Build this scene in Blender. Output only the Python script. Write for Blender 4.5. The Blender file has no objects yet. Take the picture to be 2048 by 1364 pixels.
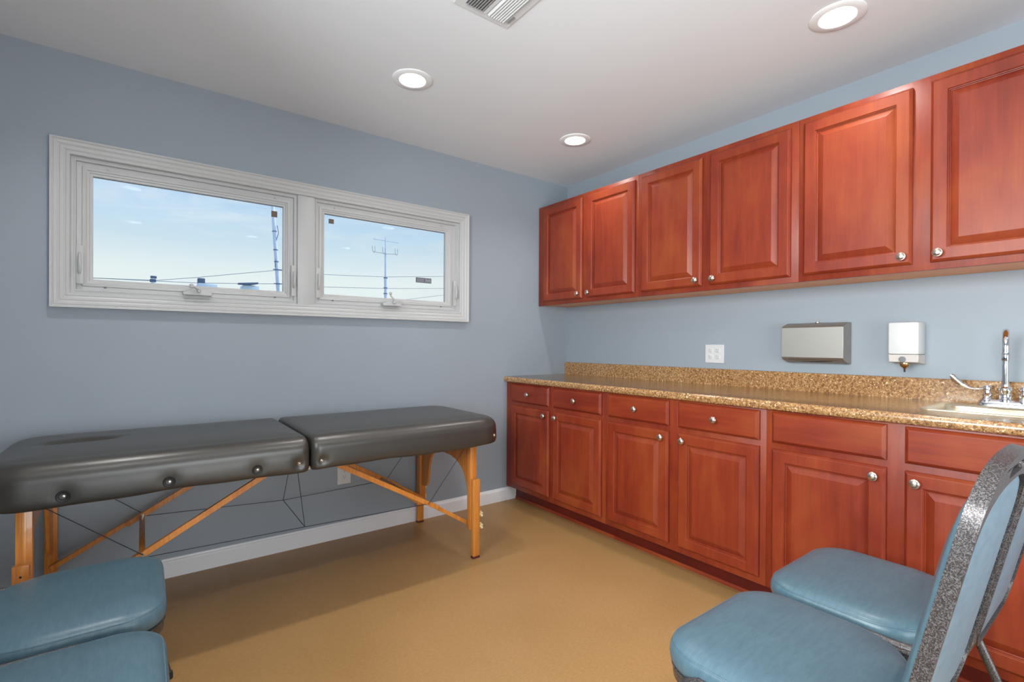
import bpy, bmesh, math, random
from mathutils import Vector, Matrix
from mathutils.geometry import tessellate_polygon
R = math.radians
PI = math.pi
random.seed(7)

# ------------------------------------------------------------------ camera, world, exposure
sc = bpy.context.scene
col = sc.collection
sc.view_settings.view_transform = 'Standard'
sc.view_settings.look = 'None'
sc.view_settings.exposure = 0.0
sc.view_settings.gamma = 1.0
sc.view_settings.use_curve_mapping = False

def make_camera():
    yaw, pitch, roll = R(36.9747), R(-0.202), R(0.287)
    fwd = Vector((math.sin(yaw)*math.cos(pitch), math.cos(yaw)*math.cos(pitch), math.sin(pitch)))
    right = Vector((math.cos(yaw), -math.sin(yaw), 0))
    up = right.cross(fwd)
    rr = right*math.cos(roll) + up*math.sin(roll)
    uu = -right*math.sin(roll) + up*math.cos(roll)
    cd = bpy.data.cameras.new('camera')
    cd.sensor_width = 36
    cd.lens = 982.22/2048*36
    cd.shift_y = (693.195-682)/2048
    cd.clip_start = 0.02
    cd.clip_end = 500
    co = bpy.data.objects.new('camera', cd)
    col.objects.link(co)
    m = Matrix(((rr.x, uu.x, -fwd.x, -2.7688), (rr.y, uu.y, -fwd.y, -2.9358), (rr.z, uu.z, -fwd.z, 1.1492), (0, 0, 0, 1)))
    co.matrix_world = m
    sc.camera = co
make_camera()

LAMP_WATTS = 3.7          # each recessed downlight
SKY_STRENGTH = 1.0
FILL_WATTS = (320.0, 145.0)     # fill shone in through the added left and back windows, out of view

def srgb(r, g, b):
    f = lambda c: (c/255/12.92) if c/255 <= 0.04045 else ((c/255+0.055)/1.055)**2.4
    return (f(r), f(g), f(b), 1)

def make_world():
    w = bpy.data.worlds.new('sky')
    sc.world = w
    w.use_nodes = True
    nt = w.node_tree
    nt.nodes.clear()
    out = nt.nodes.new('ShaderNodeOutputWorld')
    bg = nt.nodes.new('ShaderNodeBackground')
    tc = nt.nodes.new('ShaderNodeTexCoord')
    sep = nt.nodes.new('ShaderNodeSeparateXYZ')
    nt.links.new(tc.outputs['Generated'], sep.inputs[0])
    ramp = nt.nodes.new('ShaderNodeValToRGB')
    e = ramp.color_ramp.elements
    e[0].position = 0.0; e[0].color = srgb(246, 253, 252)
    e[1].position = 0.75; e[1].color = srgb(120, 165, 235)
    for p_, c_ in ((0.12, (240, 249, 250)), (0.18, (208, 231, 246)), (0.27, (173, 208, 244)), (0.36, (162, 197, 244))):
        n = e.new(p_); n.color = srgb(*c_)
    nt.links.new(sep.outputs['Z'], ramp.inputs[0])
    mp = nt.nodes.new('ShaderNodeMapping')
    mp.inputs['Rotation'].default_value = (R(12), R(-14), 0)
    mp.inputs['Scale'].default_value = (2.2, 2.2, 14)
    nt.links.new(tc.outputs['Generated'], mp.inputs[0])
    nz = nt.nodes.new('ShaderNodeTexNoise')
    nz.inputs['Scale'].default_value = 1.6
    nz.inputs['Detail'].default_value = 7
    nz.inputs['Roughness'].default_value = 0.62
    nz.inputs['Distortion'].default_value = 0.7
    nt.links.new(mp.outputs[0], nz.inputs[0])
    cr = nt.nodes.new('ShaderNodeValToRGB')
    cr.color_ramp.elements[0].position = 0.44; cr.color_ramp.elements[0].color = (0, 0, 0, 1)
    cr.color_ramp.elements[1].position = 0.68; cr.color_ramp.elements[1].color = (0.7, 0.7, 0.7, 1)
    nt.links.new(nz.outputs[0], cr.inputs[0])
    mx = nt.nodes.new('ShaderNodeMixRGB')
    mx.inputs[2].default_value = srgb(232, 242, 248)
    nt.links.new(cr.outputs[0], mx.inputs[0])
    nt.links.new(ramp.outputs[0], mx.inputs[1])
    nt.links.new(mx.outputs[0], bg.inputs[0])
    bg.inputs[1].default_value = SKY_STRENGTH
    nt.links.new(bg.outputs[0], out.inputs[0])
make_world()

def make_sun_and_fill():
    ld = bpy.data.lights.new('sun', 'SUN')
    ld.energy = 3.5; ld.angle = R(0.6); ld.color = (1, 0.98, 0.95)
    o = bpy.data.objects.new('sun', ld); col.objects.link(o)
    d = Vector((-1.0, 0.0, -0.75))          # along the window walls: reaches the outside only
    o.rotation_euler = d.to_track_quat('-Z', 'Y').to_euler()
    o.location = (20, 5, 15)
    for watts, w_, h_, loc, rz, rx in ((FILL_WATTS[0], 3.0, 1.8, (-4.25, -2.75, 1.45), -90, 77), (FILL_WATTS[1], 3.2, 1.7, (-1.9, -4.95, .95), 0, 88)):
        ld = bpy.data.lights.new('fill_light', 'AREA')
        ld.shape = 'RECTANGLE'; ld.size = w_; ld.size_y = h_; ld.energy = watts; ld.color = (0.93, 0.97, 1.0)
        o = bpy.data.objects.new('fill_light', ld); col.objects.link(o)
        o.location = loc
        o.rotation_euler = (R(rx), 0, R(rz))      # added fill panels, standing in for outdoor light
make_sun_and_fill()

# ------------------------------------------------------------------ materials
def new_mat(name):
    m = bpy.data.materials.new(name)
    m.use_nodes = True
    nt = m.node_tree
    return m, nt, nt.nodes['Principled BSDF']

def plain(name, color, rough=0.5, metal=0.0, coat=0.0, spec=0.5, aniso=0.0):
    m, nt, b = new_mat(name)
    b.inputs['Base Color'].default_value = color
    b.inputs['Roughness'].default_value = rough
    b.inputs['Metallic'].default_value = metal
    b.inputs['Coat Weight'].default_value = coat
    b.inputs['Specular IOR Level'].default_value = spec
    b.inputs['Anisotropic'].default_value = aniso
    return m

def noise(nt, vec, scale, detail=2.0, rough=0.5, dist=0.0):
    n = nt.nodes.new('ShaderNodeTexNoise')
    n.inputs['Scale'].default_value = scale
    n.inputs['Detail'].default_value = detail
    n.inputs['Roughness'].default_value = rough
    n.inputs['Distortion'].default_value = dist
    if vec is not None: nt.links.new(vec, n.inputs['Vector'])
    return n

def ramp(nt, fac, stops):
    r = nt.nodes.new('ShaderNodeValToRGB')
    e = r.color_ramp.elements
    e[0].position, e[0].color = stops[0]
    e[1].position, e[1].color = stops[-1]
    for p_, c_ in stops[1:-1]:
        n = e.new(p_); n.color = c_
    nt.links.new(fac, r.inputs[0])
    return r

def mapping(nt, scale=(1, 1, 1), rot=(0, 0, 0), coord='Object', rnd=False):
    tc = nt.nodes.new('ShaderNodeTexCoord')
    mp = nt.nodes.new('ShaderNodeMapping')
    mp.inputs['Scale'].default_value = scale
    mp.inputs['Rotation'].default_value = rot
    src = tc.outputs[coord]
    if rnd:
        oi = nt.nodes.new('ShaderNodeObjectInfo')
        mul = nt.nodes.new('ShaderNodeMath'); mul.operation = 'MULTIPLY'; mul.inputs[1].default_value = 13.0
        nt.links.new(oi.outputs['Random'], mul.inputs[0])
        add = nt.nodes.new('ShaderNodeVectorMath'); add.operation = 'ADD'
        nt.links.new(src, add.inputs[0]); nt.links.new(mul.outputs[0], add.inputs[1])
        src = add.outputs[0]
    nt.links.new(src, mp.inputs[0])
    return mp

def bump(nt, b, h, strength=0.1, dist=0.002):
    bp = nt.nodes.new('ShaderNodeBump')
    bp.inputs['Strength'].default_value = strength
    bp.inputs['Distance'].default_value = dist
    nt.links.new(h, bp.inputs['Height'])
    nt.links.new(bp.outputs[0], b.inputs['Normal'])

def mix(nt, fac, a, b_):
    m = nt.nodes.new('ShaderNodeMixRGB')
    if isinstance(fac, float): m.inputs[0].default_value = fac
    else: nt.links.new(fac, m.inputs[0])
    for i, v in ((1, a), (2, b_)):
        if isinstance(v, tuple): m.inputs[i].default_value = v
        else: nt.links.new(v, m.inputs[i])
    return m

def paint(name, c1, c2, rough, bs=0.06):
    m, nt, b = new_mat(name)
    mp = mapping(nt)
    n = noise(nt, mp.outputs[0], 1.3, 3)
    r = ramp(nt, n.outputs[0], [(0.35, c1), (0.65, c2)])
    nt.links.new(r.outputs[0], b.inputs['Base Color'])
    b.inputs['Roughness'].default_value = rough
    n2 = noise(nt, mp.outputs[0], 160, 2)
    bump(nt, b, n2.outputs[0], bs, 0.001)
    return m

def wood(name, dark, mid, light, vertical=True, rough=0.40, coat=0.08):
    m, nt, b = new_mat(name)
    sc_ = (7, 7, 0.55) if vertical else (7, 0.55, 7)
    mp = mapping(nt, sc_, rnd=True)
    grain = noise(nt, mp.outputs[0], 5.0, 6, 0.6, 0.4)
    mp2 = mapping(nt, (1, 1, 0.55) if vertical else (1, .5, 1), rnd=True)
    blotch = noise(nt, mp2.outputs[0], 4.5, 3, 0.55, 0.3)
    mp3 = mapping(nt, (60, 60, 2) if vertical else (60, 2, 60), rnd=True)
    fine = noise(nt, mp3.outputs[0], 5, 3)
    r1 = ramp(nt, blotch.outputs[0], [(0.28, dark), (0.5, mid), (0.74, light)])
    r2 = ramp(nt, grain.outputs[0], [(0.3, dark), (0.55, mid), (0.8, light)])
    mm = mix(nt, 0.38, r1.outputs[0], r2.outputs[0])
    r3 = ramp(nt, fine.outputs[0], [(0.3, (0.86, 0.86, 0.86, 1)), (0.7, (1.08, 1.08, 1.08, 1))])
    mu = nt.nodes.new('ShaderNodeMixRGB'); mu.blend_type = 'MULTIPLY'; mu.inputs[0].default_value = 0.6
    nt.links.new(mm.outputs[0], mu.inputs[1]); nt.links.new(r3.outputs[0], mu.inputs[2])
    nt.links.new(mu.outputs[0], b.inputs['Base Color'])
    b.inputs['Roughness'].default_value = rough
    b.inputs['Coat Weight'].default_value = coat
    b.inputs['Coat Roughness'].default_value = 0.22
    b.inputs['Specular IOR Level'].default_value = 0.38
    return m

def granite(name):
    m, nt, b = new_mat(name)
    mp = mapping(nt)
    n0 = noise(nt, mp.outputs[0], 9, 3)
    n1 = noise(nt, mp.outputs[0], 95, 4, 0.65, 0.5)
    n2 = noise(nt, mp.outputs[0], 170, 3, 0.6)
    n3 = noise(nt, mp.outputs[0], 130, 2, 0.5, 0.6)
    base = ramp(nt, n1.outputs[0], [(0.34, srgb(74, 46, 26)), (0.44, srgb(130, 88, 52)), (0.54, srgb(172, 128, 80)), (0.66, srgb(198, 160, 114))])
    t = ramp(nt, n0.outputs[0], [(0.35, srgb(160, 116, 68)), (0.65, srgb(190, 146, 98))])
    mm = mix(nt, 0.22, base.outputs[0], t.outputs[0])
    sp = ramp(nt, n2.outputs[0], [(0.60, (0, 0, 0, 1)), (0.66, (1, 1, 1, 1))])
    m2 = mix(nt, sp.outputs[0], mm.outputs[0], srgb(70, 44, 26))
    sp2 = ramp(nt, n3.outputs[0], [(0.62, (0, 0, 0, 1)), (0.68, (1, 1, 1, 1))])
    m3 = mix(nt, sp2.outputs[0], m2.outputs[0], srgb(232, 208, 168))
    nt.links.new(m3.outputs[0], b.inputs['Base Color'])
    b.inputs['Roughness'].default_value = 0.22
    b.inputs['Coat Weight'].default_value = 0.4
    b.inputs['Coat Roughness'].default_value = 0.12
    return m

def floor_mat():
    m, nt, b = new_mat('tan_vinyl_floor')
    tc = nt.nodes.new('ShaderNodeTexCoord')
    mp = mapping(nt)
    n0 = noise(nt, mp.outputs[0], 2.2, 3, 0.5)
    mpa = mapping(nt, (60, 240, 60), rot=(0, 0, R(30)))
    na = noise(nt, mpa.outputs[0], 1.0, 4, 0.6)
    mpb = mapping(nt, (60, 240, 60), rot=(0, 0, R(-35)))
    nb = noise(nt, mpb.outputs[0], 1.0, 4, 0.6)
    mm = mix(nt, 0.5, na.outputs[0], nb.outputs[0])
    fl = ramp(nt, mm.outputs[0], [(0.38, srgb(150, 114, 70)), (0.5, srgb(160, 123, 78)), (0.62, srgb(176, 139, 94))])
    bl = ramp(nt, n0.outputs[0], [(0.35, srgb(154, 118, 70)), (0.65, srgb(168, 130, 84))])
    c = mix(nt, 0.45, fl.outputs[0], bl.outputs[0])
    # pale scuffs of wear
    w = noise(nt, mapping(nt, (3, 30, 1), rot=(0, 0, R(20))).outputs[0], 2.0, 5, 0.7, 1.2)
    wr = ramp(nt, w.outputs[0], [(0.70, (0, 0, 0, 1)), (0.76, (.35, .35, .35, 1))])
    c2 = mix(nt, wr.outputs[0], c.outputs[0], srgb(196, 166, 120))
    # tile joints, 0.61 m sheets
    br = nt.nodes.new('ShaderNodeTexBrick')
    br.offset = 0.0
    br.inputs['Scale'].default_value = 1.0
    br.inputs['Mortar Size'].default_value = 0.0012
    br.inputs['Mortar Smooth'].default_value = 0.3
    br.inputs['Brick Width'].default_value = 0.313
    br.inputs['Row Height'].default_value = 0.313
    nt.links.new(tc.outputs['Object'], br.inputs[0])
    jf = nt.nodes.new('ShaderNodeMath'); jf.operation = 'MULTIPLY'; jf.inputs[1].default_value = 0.30
    nt.links.new(br.outputs['Fac'], jf.inputs[0])
    c3 = mix(nt, jf.outputs[0], c2.outputs[0], srgb(150, 112, 66))
    nt.links.new(c3.outputs[0], b.inputs['Base Color'])
    b.inputs['Roughness'].default_value = 0.42
    bump(nt, b, mm.outputs[0], 0.06, 0.001)
    return m

def vinyl(name, c1, c2, rough=0.34, streak=True):
    m, nt, b = new_mat(name)
    mp = mapping(nt, (22, 110, 40) if streak else (1, 1, 1))
    n = noise(nt, mp.outputs[0], 1.0 if streak else 6.0, 5, 0.65)
    r = ramp(nt, n.outputs[0], [(0.25, c1), (0.75, c2)])
    nt.links.new(r.outputs[0], b.inputs['Base Color'])
    b.inputs['Roughness'].default_value = rough
    n2 = noise(nt, mapping(nt).outputs[0], 420, 2)
    bump(nt, b, n2.outputs[0], 0.12, 0.0006)
    return m

def hammertone(name):
    m, nt, b = new_mat(name)
    mp = mapping(nt)
    n = noise(nt, mp.outputs[0], 520, 1, 0.4, 0.6)
    r = ramp(nt, n.outputs[0], [(0.40, srgb(62, 56, 56)), (0.52, srgb(86, 80, 80)), (0.66, srgb(122, 120, 120))])
    nt.links.new(r.outputs[0], b.inputs['Base Color'])
    b.inputs['Metallic'].default_value = 0.55
    b.inputs['Roughness'].default_value = 0.36
    bump(nt, b, n.outputs[0], 0.25, 0.0006)
    return m

def maple(name):
    m, nt, b = new_mat(name)
    mp = mapping(nt, (30, 30, 1.5))
    n = noise(nt, mp.outputs[0], 3, 5, 0.6, 0.4)
    r = ramp(nt, n.outputs[0], [(0.3, srgb(188, 108, 40)), (0.7, srgb(216, 144, 66))])
    nt.links.new(r.outputs[0], b.inputs['Base Color'])
    b.inputs['Roughness'].default_value = 0.33
    b.inputs['Coat Weight'].default_value = 0.3
    return m

def glass_mat(name):
    m = bpy.data.materials.new(name)
    m.use_nodes = True
    nt = m.node_tree
    nt.nodes.clear()
    out = nt.nodes.new('ShaderNodeOutputMaterial')
    tr = nt.nodes.new('ShaderNodeBsdfTransparent')
    tr.inputs[0].default_value = (0.97, 0.985, 0.98, 1)
    gl = nt.nodes.new('ShaderNodeBsdfGlossy')
    gl.inputs['Roughness'].default_value = 0.01
    fr = nt.nodes.new('ShaderNodeFresnel')
    fr.inputs[0].default_value = 1.35
    mx = nt.nodes.new('ShaderNodeMixShader')
    nt.links.new(fr.outputs[0], mx.inputs[0])
    nt.links.new(tr.outputs[0], mx.inputs[1])
    nt.links.new(gl.outputs[0], mx.inputs[2])
    nt.links.new(mx.outputs[0], out.inputs[0])
    return m

def emitter(name, color, strength):
    m, nt, b = new_mat(name)
    b.inputs['Base Color'].default_value = (0.9, 0.9, 0.9, 1)
    b.inputs['Emission Color'].default_value = color
    b.inputs['Emission Strength'].default_value = strength
    return m

M = {}
M['wall'] = paint('blue_grey_wall_paint', srgb(149, 158, 167), srgb(152, 161, 170), 0.55)
M['ceiling'] = paint('white_ceiling_paint', srgb(230, 232, 235), srgb(232, 234, 237), 0.8, 0.04)
M['trim'] = plain('white_trim_paint', srgb(190, 190, 190), 0.38)
M['base'] = plain('white_baseboard_paint', srgb(232, 232, 234), 0.35)
M['cherry'] = wood('cherry_wood', srgb(110, 33, 18), srgb(136, 50, 26), srgb(158, 76, 34))
M['cherry_h'] = wood('cherry_wood_cross', srgb(110, 33, 18), srgb(136, 50, 26), srgb(158, 76, 34), vertical=False)
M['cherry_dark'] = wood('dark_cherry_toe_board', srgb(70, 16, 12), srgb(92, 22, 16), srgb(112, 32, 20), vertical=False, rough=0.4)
M['underside'] = wood('raw_orange_underside', srgb(214, 128, 58), srgb(232, 150, 76), srgb(240, 170, 98), vertical=False, rough=0.4, coat=0.1)
M['granite'] = granite('speckled_tan_laminate')
M['floor'] = floor_mat()
M['black_vinyl'] = vinyl('black_leatherette', srgb(54, 50, 46), srgb(59, 55, 50), 0.34, False)
_b = M['black_vinyl'].node_tree.nodes['Principled BSDF']
_b.inputs['Coat Weight'].default_value = 0.0; _b.inputs['Coat Roughness'].default_value = 0.33; _b.inputs['IOR'].default_value = 1.62
_b.inputs['Coat Tint'].default_value = (1, .97, .92, 1)
M['teal_vinyl'] = vinyl('teal_leatherette', srgb(68, 94, 107), srgb(84, 110, 121), 0.33)
M['blue_vinyl'] = vinyl('blue_grey_leatherette', srgb(88, 112, 128), srgb(108, 130, 144), 0.4)
M['hammer'] = hammertone('hammertone_steel')
M['maple'] = maple('honey_maple')
M['nickel'] = plain('brushed_nickel', srgb(206, 190, 178), 0.28, 1.0)
M['chrome'] = plain('chrome', srgb(225, 225, 228), 0.08, 1.0)
M['steel'] = plain('brushed_stainless', srgb(158, 154, 148), 0.45, 0.7, aniso=0.4)
M['sinksteel'] = plain('satin_sink_steel', srgb(226, 216, 190), 0.3, 0.9)
M['white_plastic'] = plain('white_plastic', srgb(214, 214, 214), 0.35)
M['cream_plastic'] = plain('cream_plastic', srgb(198, 190, 184), 0.4)
M['brass'] = plain('brassy_valve', srgb(196, 168, 120), 0.22, 1.0)
M['dark'] = plain('dark_void', srgb(18, 18, 20), 0.7)
M['rubber'] = plain('black_rubber', srgb(28, 26, 26), 0.6)
M['cable'] = plain('dark_steel_cable', srgb(48, 54, 62), 0.5, 0.3)
M['knob_plastic'] = plain('ivory_knob_plastic', srgb(222, 206, 160), 0.4)
M['red_rubber'] = plain('maroon_foot_rubber', srgb(88, 32, 28), 0.6)
M['glass'] = glass_mat('window_glass')
M['sticker_brown'] = plain('brown_sticker', srgb(110, 92, 82), 0.7)
M['sticker_grey'] = plain('grey_sticker', srgb(105, 108, 118), 0.7)
M['sticker_light'] = plain('pale_sticker_print', srgb(160, 164, 172), 0.7)
M['lens'] = emitter('lit_lamp_lens', (1, 0.98, 0.95, 1), 22.0)
M['baffle'] = plain('white_baffle', srgb(240, 240, 240), 0.5)
M['grey_mark'] = plain('grey_recess', srgb(120, 120, 122), 0.6)
M['pole'] = plain('hazed_pale_blue_pole', srgb(206, 220, 240), 0.9)  # overexposed blue haze put into the outdoor pole and vent colours
M['pole_dark'] = plain('blue_grey_bands', srgb(104, 122, 160), 0.8)
M['vent_blue'] = plain('pale_blue_roof_metal', srgb(212, 232, 246), 0.8)
M['vent_dark'] = plain('dark_blue_roof_metal', srgb(84, 104, 132), 0.8)
M['wire'] = plain('grey_wire', srgb(160, 172, 184), 0.8)
M['asphalt'] = paint('grey_ground', srgb(190, 192, 190), srgb(206, 206, 200), 0.9)
M['roofing'] = paint('pale_roofing', srgb(170, 172, 174), srgb(182, 184, 186), 0.9)

# ------------------------------------------------------------------ mesh helpers
class MB:
    """Collects faces and links them as one mesh object."""
    def __init__(self):
        self.v = []; self.f = []; self.mi = []; self.cur = 0
    def _add(self, vs, fs):
        o = len(self.v)
        self.v += [Vector(p) for p in vs]
        self.f += [[i+o for i in f] for f in fs]
        self.mi += [self.cur]*len(fs)
        return o
    def box(self, x0, y0, z0, x1, y1, z1, c=0.0):
        x0, x1 = min(x0, x1), max(x0, x1); y0, y1 = min(y0, y1), max(y0, y1); z0, z1 = min(z0, z1), max(z0, z1)
        if c <= 0:
            vs = [(x0,y0,z0),(x1,y0,z0),(x1,y1,z0),(x0,y1,z0),(x0,y0,z1),(x1,y0,z1),(x1,y1,z1),(x0,y1,z1)]
            self._add(vs, [(0,3,2,1),(4,5,6,7),(0,1,5,4),(1,2,6,5),(2,3,7,6),(3,0,4,7)])
            return
        c = min(c, (x1-x0)*.49, (y1-y0)*.49, (z1-z0)*.49)
        bm = bmesh.new()
        bmesh.ops.create_cube(bm, size=1)
        bmesh.ops.scale(bm, vec=(x1-x0, y1-y0, z1-z0), verts=bm.verts)
        bmesh.ops.translate(bm, vec=((x0+x1)/2, (y0+y1)/2, (z0+z1)/2), verts=bm.verts)
        bmesh.ops.bevel(bm, geom=bm.edges[:], offset=c, segments=2, affect='EDGES', profile=0.5)
        bm.verts.index_update()
        self._add([v.co.copy() for v in bm.verts], [[v.index for v in f.verts] for f in bm.faces])
        bm.free()
    def hexa(self, p):   # 8 corners: bottom loop then top loop
        self._add(p, [(0,3,2,1),(4,5,6,7),(0,1,5,4),(1,2,6,5),(2,3,7,6),(3,0,4,7)])
    def loops(self, loops, closed=True, cap0=True, cap1=True, wrap=False):
        n = len(loops[0])
        vs = [p for l in loops for p in l]
        fs = []
        m = len(loops)
        for a in range(m if wrap else m-1):
            b = (a+1) % m
            for i in range(n if closed else n-1):
                j = (i+1) % n
                fs.append((a*n+i, a*n+j, b*n+j, b*n+i))
        if cap0: fs.append(tuple(range(n-1, -1, -1)))
        if cap1: fs.append(tuple(range((m-1)*n, m*n)))
        self._add(vs, fs)
    def tube(self, path, r, n=10, cap=True, ry=None, up=None):
        path = [Vector(p) for p in path]
        rs = r if isinstance(r, (list, tuple)) else [r]*len(path)
        loops = []
        t0 = (path[1]-path[0]).normalized()
        ref = Vector(up) if up else (Vector((0, 0, 1)) if abs(t0.z) < 0.9 else Vector((1, 0, 0)))
        prev = None
        for i, p in enumerate(path):
            a = (path[i]-path[i-1]).normalized() if i > 0 else t0
            b = (path[i+1]-path[i]).normalized() if i < len(path)-1 else a
            t = (a+b).normalized()
            if prev is None:
                u = (ref - t*ref.dot(t)).normalized()
            else:
                u = (prev - t*prev.dot(t)).normalized()
            prev = u
            w = t.cross(u)
            k = ry[i] if isinstance(ry, (list, tuple)) else (ry if ry else None)
            r2 = k if k else rs[i]
            loops.append([p + u*math.cos(2*PI*j/n)*rs[i] + w*math.sin(2*PI*j/n)*r2 for j in range(n)])
        self.loops(loops, True, cap, cap)
    def lathe(self, prof, origin, axis='Z', n=24, cap0=True, cap1=True, sgn=1):
        loops = []
        o = Vector(origin)
        for r, h in prof:
            l = []
            for j in range(n):
                a = 2*PI*j/n
                c, s = math.cos(a)*r, math.sin(a)*r
                h_ = h*sgn
                if axis == 'Z': q = Vector((c, s, h_))
                elif axis == 'X': q = Vector((h_, c, s))
                else: q = Vector((s, h_, c))
                l.append(o+q)
            loops.append(l)
        self.loops(loops, True, cap0, cap1)
    def prism(self, outer, holes, t0, t1, tf):
        """polygon with holes, extruded t0..t1, mapped by tf(u,v,w)"""
        polys = [outer]+list(holes)
        flat = [p for q in polys for p in q]
        tris = tessellate_polygon([[Vector((p[0], p[1], 0)) for p in q] for q in polys])
        n = len(flat)
        vs = [tf(p[0], p[1], t0) for p in flat]+[tf(p[0], p[1], t1) for p in flat]
        fs = []
        for t in tris:
            a, b, c = t
            A, B, C = flat[a], flat[b], flat[c]
            if (B[0]-A[0])*(C[1]-A[1])-(B[1]-A[1])*(C[0]-A[0]) < 0: a, b, c = a, c, b
            fs.append((a+n, b+n, c+n)); fs.append((c, b, a))
        o = 0
        for q in polys:
            m = len(q)
            for i in range(m):
                j = (i+1) % m
                fs.append((o+i, o+j, o+j+n, o+i+n))
            o += m
        self._add(vs, fs)
    def build(self, name, mat, parent=None, loc=(0, 0, 0), smooth=True, angle=35, bevel=0.0):
        me = bpy.data.meshes.new(name)
        o0 = Vector(loc)
        me.from_pydata([tuple(v-o0) for v in self.v], [], self.f)
        mats = mat if isinstance(mat, (list, tuple)) else [mat]
        for m_ in mats: me.materials.append(m_)
        me.polygons.foreach_set('material_index', self.mi)
        me.update()
        bm = bmesh.new(); bm.from_mesh(me)
        bmesh.ops.remove_doubles(bm, verts=bm.verts, dist=1e-6)
        bmesh.ops.recalc_face_normals(bm, faces=bm.faces)
        bm.to_mesh(me); bm.free()
        if smooth:
            me.shade_smooth()
            me.set_sharp_from_angle(angle=R(angle))
        o = bpy.data.objects.new(name, me)
        col.objects.link(o)
        o.location = o0
        if parent is not None:
            o.parent = parent
            o.location = o0 - parent_world(parent)
        if bevel:
            md = o.modifiers.new('bevel', 'BEVEL'); md.width = bevel; md.segments = 2; md.limit_method = 'ANGLE'
        return o

def parent_world(p):
    v = Vector((0, 0, 0))
    while p is not None:
        v += Vector(p.location); p = p.parent
    return v

def tag(o, label=None, cat=None, group=None, kind=None):
    if label: o['label'] = label
    if cat: o['category'] = cat
    if group: o['group'] = group
    if kind: o['kind'] = kind
    return o
def thing(name, label, cat, loc=(0, 0, 0), group=None):
    o = bpy.data.objects.new(name, None)
    col.objects.link(o)
    o.location = loc
    o.empty_display_size = 0.05
    return tag(o, label, cat, group)
def struct(o): o['kind'] = 'structure'; return o
def copy_tree(o, parent=None):
    c = o.copy(); col.objects.link(c); c.parent = parent
    for ch in [x for x in bpy.data.objects if x.parent == o]: copy_tree(ch, c)
    return c

def rrect(x0, y0, x1, y1, rad, k=6, sub=0.0):
    """rounded rectangle, counter-clockwise; rad = one number or (r at x0y0, x1y0, x1y1, x0y1); fixed point count if sub given as int"""
    rr = rad if isinstance(rad, (list, tuple)) else [rad]*4
    cs = [(x0+rr[0], y0+rr[0], PI, rr[0]), (x1-rr[1], y0+rr[1], 1.5*PI, rr[1]), (x1-rr[2], y1-rr[2], 0, rr[2]), (x0+rr[3], y1-rr[3], .5*PI, rr[3])]
    pts = []
    arcs = []
    for cx, cy, a0, r in cs:
        arcs.append([(cx+r*math.cos(a0+PI/2*i/k), cy+r*math.sin(a0+PI/2*i/k)) for i in range(k+1)])
    for i in range(4):
        pts += arcs[i]
        if sub:
            n = sub[i % 2] if isinstance(sub, (list, tuple)) else sub
            a = arcs[i][-1]; b = arcs[(i+1) % 4][0]
            for j in range(1, n):
                t = j/n
                pts.append((a[0]+(b[0]-a[0])*t, a[1]+(b[1]-a[1])*t))
    return pts

# ------------------------------------------------------------------ room shell
XL, YB, H = -3.62, -4.35, 2.44
WIN = (-3.045, -1.004, 1.355, 2.005)          # rough opening x0,x1,z0,z1 in the window wall
LIGHTS = [(-1.719, -0.724), (-0.596, -0.699), (-0.60, -2.16), (-2.84, -0.72), (-1.72, -2.16), (-2.84, -2.16),
          (-0.60, -3.60), (-1.72, -3.60), (-2.84, -3.60)]

m = MB()
T = 0.16
m.box(XL-T, 0, 0, WIN[0], T, H); m.box(WIN[1], 0, 0, T, T, H)
m.box(WIN[0], 0, 0, WIN[1], T, WIN[2]); m.box(WIN[0], 0, WIN[3], WIN[1], T, H)
struct(m.build('wall_window', M['wall'], smooth=False))
m = MB(); m.box(0, YB, 0, T, 0, H); struct(m.build('wall_right', M['wall'], smooth=False))
def added_window(n, wall, a0, a1, z0, z1, P):
    """wall with an added, unseen glazed opening for fill light; P(a, d, z): a along the wall, d into the room"""
    def bx(m, a, b, c, d, e, f):
        p, q = P(a, c, e), P(b, d, f)
        m.box(*p, *q)
    lo, hi = wall[1]
    m = MB()
    bx(m, lo, a0, -T, 0, 0, H); bx(m, a1, hi, -T, 0, 0, H); bx(m, a0, a1, -T, 0, 0, z0); bx(m, a0, a1, -T, 0, z1, H)
    struct(m.build(wall[0], M['wall'], smooth=False))
    m = MB()
    bx(m, a0-.06, a1+.06, 0, .02, z0-.06, z0); bx(m, a0-.06, a1+.06, 0, .02, z1, z1+.06)
    bx(m, a0-.06, a0, 0, .02, z0, z1); bx(m, a1, a1+.06, 0, .02, z0, z1)
    am = (a0+a1)/2
    bx(m, am-.03, am+.03, -.08, -.03, z0, z1)
    for a in (a0, a1-.03): bx(m, a, a+.03, -.08, -.03, z0, z1)
    for z in (z0, z1-.03): bx(m, a0, a1, -.08, -.03, z, z+.03)
    o_ = struct(m.build('window_%d' % n, M['trim'], smooth=False))  # window added out of view so the fill panel can brighten the room
    m = MB(); bx(m, a0, a1, -.058, -.054, z0, z1)
    m.build('glass_pane', M['glass'], o_, smooth=False)
added_window(3, ('wall_left', (YB, 0)), -3.85, -1.60, .97, 2.13, lambda a, d, z: (XL+d, a, z))
added_window(4, ('wall_back', (XL-T, T)), -3.15, -.80, .40, 1.55, lambda a, d, z: (a, YB+d, z))
m = MB(); m.box(XL-T, YB-T, -0.12, T, T, 0); struct(m.build('floor', M['floor'], smooth=False))

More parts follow.
